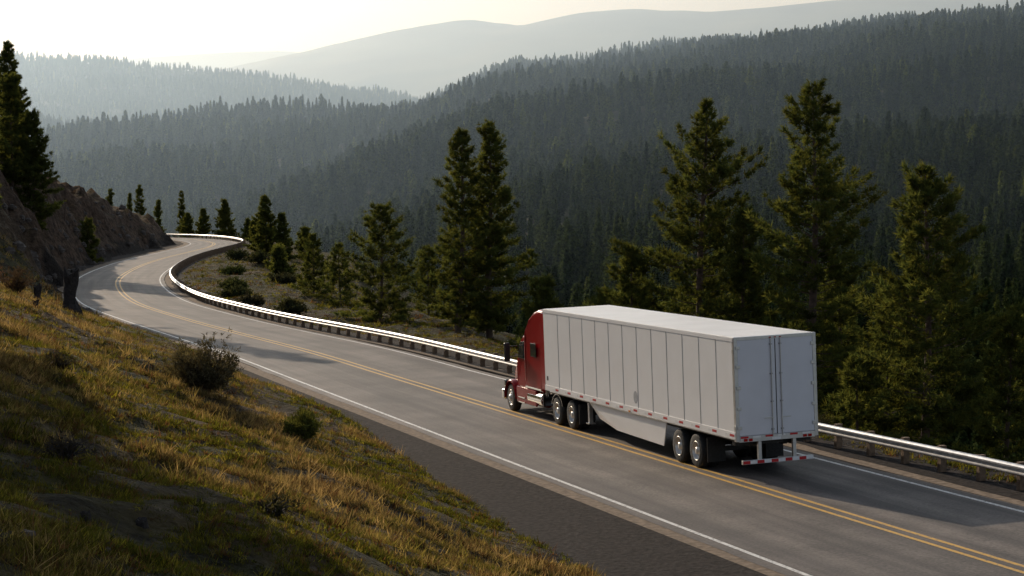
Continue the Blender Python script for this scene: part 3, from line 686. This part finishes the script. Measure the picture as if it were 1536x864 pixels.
extr('cab',cab,-1.1,1.1,M_red,.08,3,lambda y,z:1 if z<2 else 1-.09*(z-2))
extr('side_extender_left',[(16.3,1.15),(16.3,3.9),(16.74,3.93),(16.74,1.15)],-1.22,-1.19,M_red,0)
extr('side_extender_right',[(16.3,1.15),(16.3,3.9),(16.74,3.93),(16.74,1.15)],1.19,1.22,M_red,0)
extr('sun_visor',[(19.4,2.8),(19.4,2.86),(19.72,2.72),(19.72,2.68)],-.95,.95,M_red,.01)
secs=[(19.85,.98,1.0,2.02),(20.3,.88,.95,1.96),(20.9,.78,.9,1.84),(21.3,.70,.85,1.70),(21.5,.62,.85,1.5)]
V=[];F=[]
for (y,w,z0,z1) in secs:
    cr=.18; pts=[(-w,z0),(-w,z1-cr*1.6),(-w+cr*.35,z1-cr*.6),(-w+cr,z1-.05),(-w*.4,z1),(w*.4,z1),(w-cr,z1-.05),(w-cr*.35,z1-cr*.6),(w,z1-cr*1.6),(w,z0)]
    V+=[(x,y,z) for x,z in pts]
m=10
for i in range(len(secs)-1):
    for j in range(m): F.append((i*m+j,i*m+(j+1)%m,(i+1)*m+(j+1)%m,(i+1)*m+j))
me=bpy.data.meshes.new('hood'); me.from_pydata(V,[],F+[tuple(range(m)),tuple(range(5*m-1,4*m-1,-1))]); me.materials.append(M_red)
for p in me.polygons: p.use_smooth=True
o=link(bpy.data.objects.new('hood',me),truck); sb=o.modifiers.new('s','SUBSURF'); sb.levels=1; sb.render_levels=2
B('grille',-.52,.52,21.42,21.56,.9,1.42,M_chr,.04)
B('front_bumper',-1.15,1.15,21.35,21.62,.35,.75,M_chr,.08,3)
for sg in (-1,1):
    V=[];F=[];k_=14
    for i in range(k_+1):
        a=math.radians(-5+ (185)*i/k_)
        for (xx,rr_) in ((1.21,0),(1.17,.06),(.72,.09)):
            V.append((sg*xx,20.4+math.cos(a)*(.64+rr_),.51+math.sin(a)*(.60+rr_)))
    for i in range(k_):
        for j in range(2): F.append((i*3+j,i*3+j+1,(i+1)*3+j+1,(i+1)*3+j))
    me=bpy.data.meshes.new('front_fender'); me.from_pydata(V,[],F); me.materials.append(M_red)
    for p in me.polygons: p.use_smooth=True
    o=link(bpy.data.objects.new('front_fender',me),truck); sm=o.modifiers.new('s','SOLIDIFY'); sm.thickness=.03
    x0,x1=sorted((sg*.78,sg*1.16))
    B('headlight',x0,x1,21.05,21.3,.85,1.12,M_gls,.06)
    extr('door_window',[(18.85,2.08),(19.66,2.08),(19.42,2.62),(19.3,2.7),(18.85,2.74)],min(sg*1.06,sg*1.112),max(sg*1.06,sg*1.112),M_gls,.01)
    extr('sleeper_window',[(17.35,2.25),(17.95,2.25),(17.95,2.75),(17.35,2.75)],min(sg*1.19,sg*1.206),max(sg*1.19,sg*1.206),M_gls,.01)
    B('door_seam',min(sg*1.1,sg*1.104),max(sg*1.1,sg*1.104),18.78,18.795,1.05,2.7,M_plk)
    B('sleeper_trim',min(sg*1.2,sg*1.206),max(sg*1.2,sg*1.206),16.9,18.6,1.06,1.12,M_chr)
    B('grab_handle',min(sg*1.12,sg*1.15),max(sg*1.12,sg*1.15),18.7,18.73,1.3,2.1,M_chr)
    B('mirror',min(sg*1.38,sg*1.6),max(sg*1.38,sg*1.6),19.72,19.84,1.95,2.65,M_plk,.04,3)
    B('mirror_arm',min(sg*1.08,sg*1.4),max(sg*1.08,sg*1.4),19.75,19.79,2.5,2.53,M_plk); B('mirror_arm',min(sg*1.08,sg*1.4),max(sg*1.08,sg*1.4),19.75,19.79,2.1,2.13,M_plk)
    v,f=[],[]
    tube(v,f,[(sg*.93,16.9,.72),(sg*.93,18.4,.72)],[.3,.3],24)
    link(np_mesh('fuel_tank',v,f,[M_chr],True),truck)
    B('tank_end',min(sg*.7,sg*1.16),max(sg*.7,sg*1.16),16.86,16.9,.5,.94,M_chr,.02)
    B('chassis_fairing',min(sg*1.12,sg*1.2),max(sg*1.12,sg*1.2),17.5,19.7,.42,1.02,M_red,.05)
    B('step',min(sg*1.12,sg*1.23),max(sg*1.12,sg*1.23),18.7,19.4,.62,.66,M_chr); B('step',min(sg*1.12,sg*1.23),max(sg*1.12,sg*1.23),18.7,19.4,.44,.48,M_chr)
    v,f=[],[]; tube(v,f,[(sg*1.06,16.55,.9),(sg*1.06,16.55,3.5)],[.075,.075],14); link(np_mesh('exhaust_stack',v,f,[M_chr],True),truck)
    B('mud_flap',min(sg*.62,sg*1.22),max(sg*.62,sg*1.22),12.98,13.0,.25,.95,M_blk)
    V=[];F=[]
    for i in range(9):
        a=math.radians(20+140*i/8)
        for xx in (.62,1.22): V.append((sg*xx,15.2+math.cos(a)*.6,.51+math.sin(a)*.6))
    for i in range(8): F.append((i*2,i*2+1,i*2+3,i*2+2))
    me=bpy.data.meshes.new('quarter_fender'); me.from_pydata(V,[],F); me.materials.append(M_chr); o=link(bpy.data.objects.new('quarter_fender',me),truck); sm=o.modifiers.new('s','SOLIDIFY'); sm.thickness=.015
extr('windshield',[(19.5,2.74),(19.88,2.06),(19.91,2.06),(19.53,2.76)],-.92,.92,M_gls,0)
for i in range(5): B('cab_light',-.6+i*.3-.04,-.6+i*.3+.04,19.2,19.3,2.95,3.0,M_amb,.01)

# ------------------------------------------------------------------ light, sky, camera
SE=math.radians(22); AZ=math.radians(-29.5)
w=bpy.data.worlds.new('World'); scene.world=w; w.use_nodes=True; nt=w.node_tree; bgn=nt.nodes['Background']
sky=nt.nodes.new('ShaderNodeTexSky'); sky.sky_type='NISHITA'; sky.sun_disc=False; sky.sun_elevation=SE; sky.sun_rotation=AZ
sky.air_density=1.0; sky.dust_density=1.5; sky.ozone_density=2.0
hs=nt.nodes.new('ShaderNodeHueSaturation'); hs.inputs['Saturation'].default_value=.55
nt.links.new(sky.outputs[0],hs.inputs['Color']); nt.links.new(hs.outputs[0],bgn.inputs['Color']); bgn.inputs['Strength'].default_value=.108
sl=bpy.data.lights.new('sun','SUN'); sl.energy=5.0; sl.angle=math.radians(.5); sl.color=(1.,.90,.76)
so=bpy.data.objects.new('sun',sl); link(so)
sd=Vector((math.sin(AZ)*math.cos(SE),math.cos(AZ)*math.cos(SE),math.sin(SE)))
so.rotation_euler=sd.to_track_quat('Z','Y').to_euler(); so.location=(0,0,60)
cam=bpy.data.cameras.new('camera'); co=bpy.data.objects.new('camera',cam); link(co)
cam.lens=72.66; cam.sensor_width=36; cam.clip_start=.5; cam.clip_end=40000
co.location=(0,0,8.08); co.rotation_euler=(math.radians(90-2.494),0,0)
scene.camera=co
scene.view_settings.view_transform='Standard'; scene.view_settings.look='None'; scene.view_settings.exposure=0
